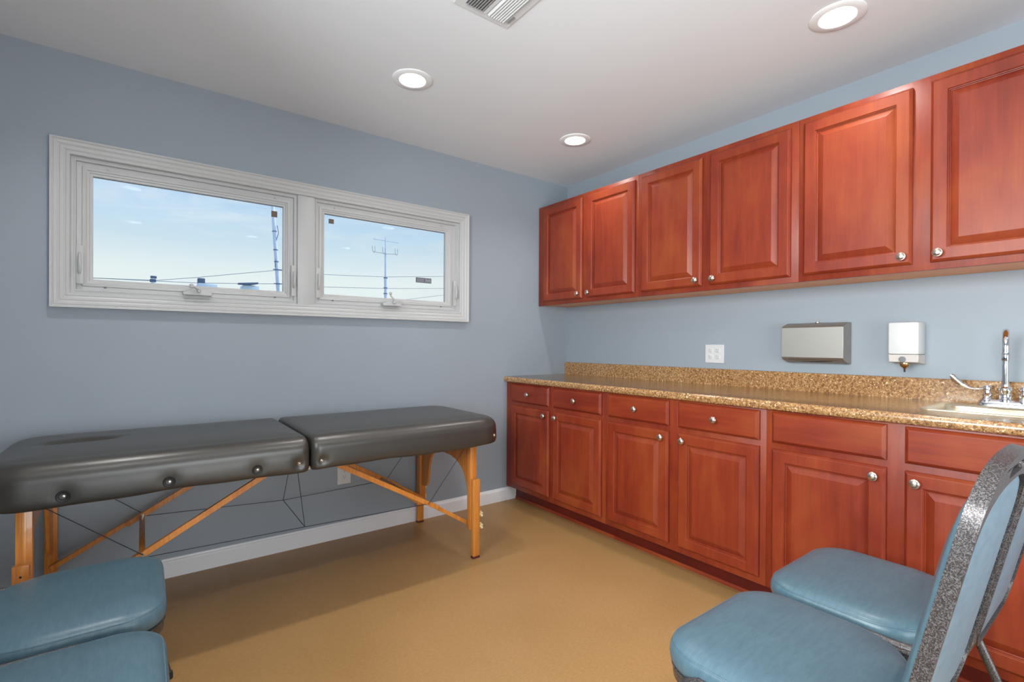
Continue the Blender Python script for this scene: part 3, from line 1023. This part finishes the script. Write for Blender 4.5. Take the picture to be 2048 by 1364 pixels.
def massage_table():
    t = thing('massage_table', 'black padded folding massage table with honey maple legs along the window wall', 'massage table', (XC, -.40, 0))
    L = cushion(-3.205, XC-.004, True, True, [(x, z, .026, .006) for x, z in BIG]+[(x, z, .020, .012) for x, z in SMALL_L])
    cl = L.build('cushion', M['black_vinyl'], t, loc=(XC-.5, -.4, .7), angle=60)
    Rr = cushion(XC+.004, -1.180, False, False, [(x, z, .020, .012) for x, z in SMALL_R])
    cr_ = Rr.build('cushion', M['black_vinyl'], t, loc=(XC+.5, -.4, .7), angle=60)
    for x, z in BIG:
        m = MB()
        m.lathe([(.009, -.001), (.0115, .003), (.0175, .0045), (.0195, .002), (.0205, -.004)], (x, TY0+.0035, z), axis='Y', n=28, sgn=-1, cap0=True, cap1=False)
        g = m.build('grommet', M['rubber'], cl)
        m = MB(); m.lathe([(.0050, 0), (.0045, .0016), (.002, .0022)], (x+.001, TY0+.0020, z), axis='Y', n=18, sgn=-1)
        m.build('peg_hole', M['nickel'], g)
    for x, z, par in [(*SMALL_L[0], cl)]+[(x, z, cr_) for x, z in SMALL_R]:
        m = MB(); m.lathe([(.0105, -.003), (.0095, .001), (.0060, .002), (.0055, .006), (.0030, .0085)], (x, TY0+.0095+(.0215 if x > -1.3 else 0), z), axis='Y', n=18, sgn=-1)
        m.build('strap_knob', M['nickel'], par)
    # hinge strap between halves
    m = MB(); m.box(XC-.012, TY0+.05, TZ0-.004, XC+.012, TY1-.05, TZ0+.010)
    m.build('hinge', M['nickel'], t, smooth=False)
    for xe, s in ((-1.335, 1), (-3.078, -1)):
        # arched end panel
        def arch():
            ytop, ybot = -.082, -.668
            pts = [(-.668, .622), (-.668, .30), (-.668, .19), (-.655, .215), (-.650, .26), (-.642, .32), (-.628, .385), (-.605, .430), (-.570, .465), (-.52, .493), (-.455, .509), (-.38, .512),
                   (-.315, .508), (-.262, .495), (-.222, .468), (-.200, .432), (-.188, .385), (-.178, .33), (-.168, .285), (-.150, .262), (-.125, .252), (-.082, .250), (-.082, .622)]
            return pts
        m = MB()
        m.prism(arch(), [], xe-.007, xe+.007, lambda u, v, w: (w, u, v))
        m.build('end_panel', M['maple'], t, bevel=.002, angle=40)
        for yc, sy in ((-.675, -1), (-.075, 1)):
            m = MB()
            m.box(xe-.021, yc-.016, .15, xe+.021, yc+.016, .622, .003)
            # shallow groove strip on the outer face
            m.box(xe-.006, yc+sy*.016, .16, xe+.006, yc+sy*.0175, .60, .0005)
            leg = m.build('leg', M['maple'], t)
            m = MB()
            y2 = yc+sy*.0305
            m.box(xe-.021+s*.004, y2-.0125, .012, xe+.021+s*.004, y2+.0125, .425, .003)
            ext = m.build('leg_extension', M['maple'], leg)
            for k in range(11):
                zz = .07+k*.032
                if abs(zz-.166) < .012 or abs(zz-.230) < .012: continue
                if s < 0 and k not in (10, 7): continue
                m = MB()
                if s > 0: m.lathe([(.0030, 0), (.0030, .0006)], (xe+.0250, y2, zz), axis='X', n=10)
                else: m.lathe([(.0032, 0), (.0032, .0006)], (xe+s*.004, y2+sy*.0127, zz), axis='Y', n=10, sgn=sy)
                m.build('peg_hole', M['dark'], ext)
            if s < 0:
                m = MB(); m.lathe([(.006, 0), (.006, .003), (.003, .004)], (xe+.017, y2, .330), axis='X', n=12)
                m.build('bolt', M['nickel'], ext)
            for zz in (.166, .230) if s > 0 else ():
                m = MB()
                xk = xe+s*.004+.0215*s
                star = []
                for k in range(30):
                    a = 2*PI*k/30
                    rr = .0145+.0035*math.cos(5*a)
                    star.append((y2+rr*math.cos(a), zz+rr*math.sin(a)))
                m.lathe([(.009, 0), (.008, .010)], (xk, y2, zz), axis='X', n=14, sgn=s)
                m.loops([[(xk+s*.008, a, b) for a, b in star], [(xk+s*.017, a, b) for a, b in star], [(xk+s*.020, y2+(a-y2)*.7, zz+(b-zz)*.7) for a, b in star]])
                m.build('star_knob', M['knob_plastic'], ext)
            m = MB(); m.box(xe-.022+s*.004, y2-.0135, 0, xe+.022+s*.004, y2+.0135, .013, .003)
            m.build('foot_cap', M['red_rubber'], ext)
    # braces, mirrored halves
    def bar(p, q, wy, hz, name='brace'):
        p, q = Vector(p), Vector(q)
        d = (q-p).normalized()
        n = Vector((0, 1, 0))
        u = d.cross(n).normalized()
        m = MB()
        m.hexa([p-n*wy-u*hz, p+n*wy-u*hz, p+n*wy+u*hz, p-n*wy+u*hz, q-n*wy-u*hz, q+n*wy-u*hz, q+n*wy+u*hz, q-n*wy+u*hz])
        return m.build(name, M['maple'], t, bevel=.0015)
    for s, xe, xt in ((1, -1.335, -2.098), (-1, -3.078, -2.300)):
        for y in (-.640, -.112):
            # two laps of the folding brace, joined at the knuckle
            xk, zk = (-1.585, .327) if s > 0 else (-2.765, .362)
            low = bar((xe, y+.010, .168 if s > 0 else .190), (xk, y+.010, zk), .007, .010)
            bar((xk+s*.060, y-.006, zk-.035), (xt, y-.006, .622), .008, .0115)
            m = MB(); m.lathe([(.006, -.018), (.006, .018)], (xk, y, zk), axis='Y', n=12)
            m.build('brace_pivot', M['nickel'], low)
        xk, zk = (-1.625, .338) if s > 0 else (-2.768, .352)
        m = MB(); m.box(xk-.010, -.634, zk-.013, xk+.010, -.118, zk+.013, .002)
        m.build('crossbar', M['maple'], t)
    # support cables
    def cable(*pts, r=.0016):
        m = MB(); m.tube(pts, r, 6)
        m.build('support_cable', M['cable'], t)
    cn, cf = (-2.193, -.655, .340), (-2.165, -.105, .312)
    for (c, y, xr) in ((cn, -.655, 0), (cf, -.105, 0)):
        cable((-2.758, y, .350), c); cable(c, (-1.600, y, .326))
    cable(cn, cf)
    cable(cn, (-2.228, -.655, .625)); cable(cf, (-2.108, -.105, .625))
    for y in (-.660, -.105):
        cable((-1.585, y, .330), (-1.352, y, .615))
        cable((-2.765, y, .362), (-3.062, y, .615))
massage_table()

# ------------------------------------------------------------------ padded folding chairs
def chair_proto():
    t = thing('padded_chair', '', 'chair')
    W = .235
    def seat_outline(d, z, kb=1.0):
        lim = .206-d-.0005
        a_, b_ = min(lim, max(.02, .155-d*.55)), min(lim, max(.02, .098-d*.45))
        return [(x, y, z) for x, y in rrect(-W+d, -.205+d, W-d, .207-d, (a_, a_, b_, b_), 10, (8, 8))]
    # seat cushion
    prof = [(.022, .392), (.008, .393), (.002, .398), (-.002, .408), (-.003, .420), (-.001, .432), (.002, .440), (.006, .4445), (.012, .4490), (.022, .4535), (.036, .4570), (.06, .4600), (.09, .4618), (.13, .4630), (.17, .4635), (.195, .4637)]
    m = MB()
    m.loops([seat_outline(d, z) for d, z in prof])
    seat = m.build('seat_cushion', M['teal_vinyl'], t, angle=70)
    m = MB()
    pts = seat_outline(.0045, .4420); pts.append(pts[0]); pts = pts
    loops = []
    n = len(pts)-1
    for i in range(n):
        a = Vector(pts[(i-1) % n]); b = Vector(pts[(i+1) % n]); p = Vector(pts[i])
        tt = (b-a).normalized(); u = tt.cross(Vector((0, 0, 1)))
        loops.append([p+u*math.cos(2*PI*j/6)*.0022+Vector((0, 0, 1))*math.sin(2*PI*j/6)*.0022 for j in range(6)])
    m.loops(loops, True, False, False, wrap=True)
    m.build('welt', M['teal_vinyl'], seat)
    # steel seat pan
    m = MB()
    m.loops([seat_outline(.030, .362), seat_outline(.010, .362), seat_outline(.004, .366), seat_outline(.003, .390), seat_outline(.0005, .3925), seat_outline(.003, .3945), seat_outline(.03, .3945)])
    m.build('seat_pan', M['hammer'], t, angle=50)
    # backrest, built in its own plane (u across, v up, w forward)
    a = R(12.25)
    oy, oz = -.246, .418
    def B(u, v, w):
        bend = -.018*max(0, (v-.30)/.28)**2*0
        return (u, oy-math.sin(a)*v+math.cos(a)*w+bend, oz+math.cos(a)*v+math.sin(a)*w)
    Hb = .566
    HW = .205
    def outline(d, spring, top, bot=.030, rb=.070, k=8):
        """back outline: rounded lower corners, straight sides to the spring line, elliptical top"""
        hw = HW-d; r = max(.02, rb-d)
        pts = [(-hw+r-r*math.cos(t), bot+d+r-r*math.sin(t)) for t in [PI/2*i/k for i in range(k+1)]]
        pts += [(x, bot+d) for x in [(-hw+r)+(2*hw-2*r)*i/6 for i in range(1, 6)]]
        pts += [(hw-r+r*math.sin(t), bot+d+r-r*math.cos(t)) for t in [PI/2*i/k for i in range(k+1)]]
        y0 = bot+d+r
        pts += [(hw, y0+(spring-y0)*i/6) for i in range(1, 6)]
        pts += [(hw*math.cos(t)**.76 if math.cos(t) > 0 else 0, spring+(top-spring)*math.sin(t)**.76) for t in [PI/2*i/12 for i in range(13)]]
        left = [(-x, y) for x, y in pts[-13-5:-1]][::-1]
        return pts+left
    outer = outline(0, .455, Hb)
    sl = rrect(-.066, .526, .066, .548, .010, 6)
    win2 = outline(.008, .420, .516)
    m = MB()
    m.prism(outer, [list(reversed(sl)), list(reversed(win2))], -.0125, .0115, B)
    m.build('back_frame', M['hammer'], t, bevel=.003, angle=50)
    def pad(w0, w1, bulge, grow, nm, mat):
        m = MB()
        cx, cy = 0, .25
        loops = []
        sg = 1 if w1 > w0 else -1
        seq = [(0.0, 0.0), (0.0, .5), (.006, .82), (.016, .97), (.03, 1.02), (.06, 1.0+bulge*.5), (.10, 1+bulge*.8), (.15, 1+bulge), (.19, 1+bulge*1.05)]
        for d, h in seq:
            f = max(.05, 1-(d-grow)/HW)
            fv = max(.05, 1-(d-grow)/.245)
            loops.append([B(x*f, cy+(y-cy)*fv, w0+(w1-w0)*h) for x, y in win2])
        m.loops(loops)
        return m.build(nm, mat, t, angle=70)
    pad(-.002, .021, .65, .004, 'back_cushion', M['teal_vinyl'])
    pad(.002, -.0085, .35, -.001, 'rear_panel', M['blue_vinyl'])
    # tubular frame
    for s in (1, -1):
        x = s*.2405
        m = MB()
        m.tube([(x*.82, -.262, .52), (x*.83, -.256, .475), (x*.90, -.243, .440), (x*.98, -.215, .421), (x, -.14, .4135), (x, .02, .4135), (x, .085, .409), (x, .118, .392), (x, .137, .362), (x, .185, .18), (x, .226, .014)],
               .0095, 12, ry=.0125, up=(1, 0, 0))
        lg = m.build('front_leg', M['hammer'], t)
        m = MB(); m.lathe([(.0125, 0), (.0125, .010), (.0115, .022)], (x, .2275, 0), n=16)
        m.build('foot_cap', M['rubber'], lg)
        m = MB()
        x2 = s*.212
        m.tube([(x2, -.02, .372), (x2, -.12, .368), (x2, -.172, .350), (x2, -.200, .310), (x2, -.262, .16), (x2, -.322, .014)], .0085, 12, ry=.0115, up=(1, 0, 0))
        lg = m.build('rear_leg', M['hammer'], t)
        m = MB(); m.lathe([(.0145, 0), (.0145, .010), (.0125, .022)], (x2, -.3235, 0), n=16)
        m.build('foot_cap', M['rubber'], lg)
    m = MB(); m.tube([(-.238, .192, .150), (.238, .192, .150)], .008, 10)
    m.build('stretcher', M['hammer'], t)
    m = MB(); m.tube([(-.212, -.272, .135), (.212, -.272, .135)], .008, 10)
    m.build('stretcher', M['hammer'], t)
    return t
chair = chair_proto()
CH = [(-1.553, -2.412, 0, 'teal padded steel chair in the right foreground, nearest the viewer'),
      (-1.045, -2.412, 0, 'teal padded steel chair against the base cabinets, behind the nearest right chair'),
      (-2.922, -1.130, -90, 'teal padded steel chair at the left edge, right in front of the massage table'),
      (-2.930, -1.648, -90, 'teal padded steel chair at the bottom left corner, nearer of the left pair')]
for i, (x, y, a, l) in enumerate(CH):
    c = chair if i == 0 else copy_tree(chair)
    c.location = (x, y, 0); c.rotation_euler = (0, 0, R(a))
    c['label'] = l; c['group'] = 'teal padded chairs'

# ------------------------------------------------------------------ outside, seen through the panes
m = MB(); m.box(-60, .5, -3.3, 80, 120, -3.2); struct(m.build('ground', M['asphalt'], smooth=False))
m = MB(); m.box(-14, 9.2, -3.2, 3.4, 17, 2.28); struct(m.build('neighbour_building', M['roofing'], smooth=False))  # unseen flat-roofed neighbour building that carries the roof vents

t = thing('utility_pole', 'pale blue-grey utility pole seen through the right side of the left window', 'utility pole', (.75, 18, -3.2))
# measured at y = 12 m, pushed back to y = 18 m along the same rays
def far(x, z, y, y0=12.0):
    k = (y+2.9358)/(y0+2.9358)
    return (-2.7688+(x+2.7688)*k, y, 1.1492+(z-1.1492)*k)
pb, pt_ = Vector(far(.277, 2.62, 18)), Vector(far(.122, 4.95, 18))
dr = (pt_-pb)/(pt_.z-pb.z)
m = MB()
P0 = pb+dr*(-3.2-pb.z); P1 = pb+dr*(8.6-pb.z)
m.tube([P0, pb, pt_, P1], [.115, .078, .066, .06], 12)
m.build('shaft', M['pole'], t, loc=(.75, 18, -3.2))
for z in (2.823, 3.213, 3.437, 3.765, 4.276):
    c = Vector(far(0, z, 18)); q = pb+dr*(c.z-pb.z)
    m = MB(); m.tube([q-dr*.02, q+dr*.02], .085, 12)
    if z in (2.823, 3.213):
        m.box(q.x-.16, q.y-.1, q.z-.015, q.x+.16, q.y-.06, q.z+.015)
    m.build('band', M['pole_dark'], t, loc=(.75, 18, -3.2))
m = MB()
q = pb+dr*(Vector(far(0, 4.2, 18)).z-pb.z)
m.tube([q+Vector((.08, -.05, .35)), q+Vector((.13, -.06, .05)), q+Vector((.05, -.05, -.25)), q+Vector((.02, -.05, -1.3))], .014, 6)
m.build('riser_cable', M['pole_dark'], t, loc=(.75, 18, -3.2))

def wire(pts, label, r=.010, y=18):
    m = MB()
    m.tube([far(a, b, y) for a, b in pts], r, 6)
    o = m.build('overhead_wire', M['wire'], None)
    tag(o, label, 'wire', 'overhead wires outside')
wire([(-14, 2.2), (-5, 2.60), (-3.683, 2.65), (-2.522, 2.69), (-1.639, 2.84), (-.676, 3.028), (.25, 3.205), (1.5, 3.198), (3.4, 3.29), (5.55, 3.494), (12, 4.0)], 'higher thin overhead wire crossing behind both windows')
wire([(-14, 2.5), (-5, 2.62), (-1.639, 2.697), (-.794, 2.751), (.285, 2.826), (1.5, 2.829), (3.4, 2.924), (5.55, 3.081), (12, 3.6)], 'lower thin overhead wire crossing behind both windows')
wire([(3.4, 2.49), (4.445, 2.669), (5.552, 2.857), (7.5, 3.2)], 'short slanting wire at the bottom right of the right window', .008)

# rooftop fittings on the neighbouring roof
def up10(x, z, y=10.0): return Vector(far(x, z, y, 10.0))
ROOF = 2.28
def rooftop_vent(x, z0, label):
    t = thing('roof_vent', label, 'roof vent', (x, 10, ROOF))
    m = MB(); m.lathe([(.05, 0), (.05, .12), (.035, .14), (.035, z0-ROOF)], (x, 10, ROOF), n=16)
    m.build('pipe', M['vent_blue'], t)
    m = MB(); m.box(x-.06, 9.95, z0-.10, x+.05, 10.05, z0-.04, .01); m.box(x-.05, 9.96, z0-.02, x+.06, 10.04, z0+.03, .01)
    m.build('cap', M['vent_dark'], t)
rooftop_vent(-2.585, 2.545, 'small capped roof vent pipe seen low through the left window, leftmost on the roof')
t = thing('roof_unit', 'low pale blue roof housing with a dark upright vent, above the left window crank', 'roof unit', (-1.64, 10, ROOF))
m = MB(); m.box(-1.80, 9.8, ROOF, -1.42, 10.2, 2.472, .02); m.build('housing', M['vent_blue'], t)
m = MB(); m.box(-1.80, 9.82, 2.455, -1.66, 9.95, 2.585, .015); m.build('upright_vent', M['vent_dark'], t)
t = thing('roof_exhaust', 'pale blue round roof exhaust with a dark tilted lid, near the utility pole', 'roof exhaust', (-.75, 10, ROOF))
m = MB(); m.box(-.93, 9.8, ROOF, -.57, 10.2, 2.50, .03); m.build('housing', M['vent_blue'], t)
m = MB(); m.tube([(-1.02, 9.80, 2.515), (-.80, 9.80, 2.525), (-.62, 9.80, 2.555)], [.02, .035, .02], 12, ry=.10, up=(0, 0, 1)); m.build('lid', M['vent_dark'], t)

t = thing('antenna_mast', 'thin antenna mast with a crossbar seen through the right window', 'antenna', (6.72, 20, -3.2))
m = MB(); m.tube([(6.76, 20, -3.2), (6.74, 20, 3.5), (6.73, 20, 4.45)], [.10, .075, .07], 10); m.tube([(6.73, 20, 4.4), (6.725, 20, 5.62)], .05, 8); m.tube([(6.725, 20, 5.6), (6.723, 20, 6.36)], .028, 8)
m.build('mast', M['pole'], t)
m = MB(); m.tube([(6.10, 20, 6.22), (6.72, 20, 6.20), (7.42, 20, 6.18)], .018, 6); m.build('crossbar', M['pole'], t)
for cx in (6.09, 6.60, 7.24):
    m = MB()
    m.tube([(cx-.07, 19.9, 5.86), (cx-.05, 19.9, 5.62), (cx+.02, 19.9, 5.53), (cx+.07, 19.9, 5.62), (cx+.06, 19.9, 5.86)], .012, 6)
    m.build('antenna_loop', M['wire'], t)
m = MB(); m.tube([(6.09, 19.92, 5.60), (6.72, 19.96, 5.56), (7.26, 19.92, 5.60)], .012, 6); m.build('lower_arm', M['wire'], t)
for z in (3.62, 3.9, 4.39):
    m = MB(); m.tube([(6.735, 20, z-.02), (6.735, 20, z+.02)], .10, 10); m.build('band', M['pole_dark'], t)
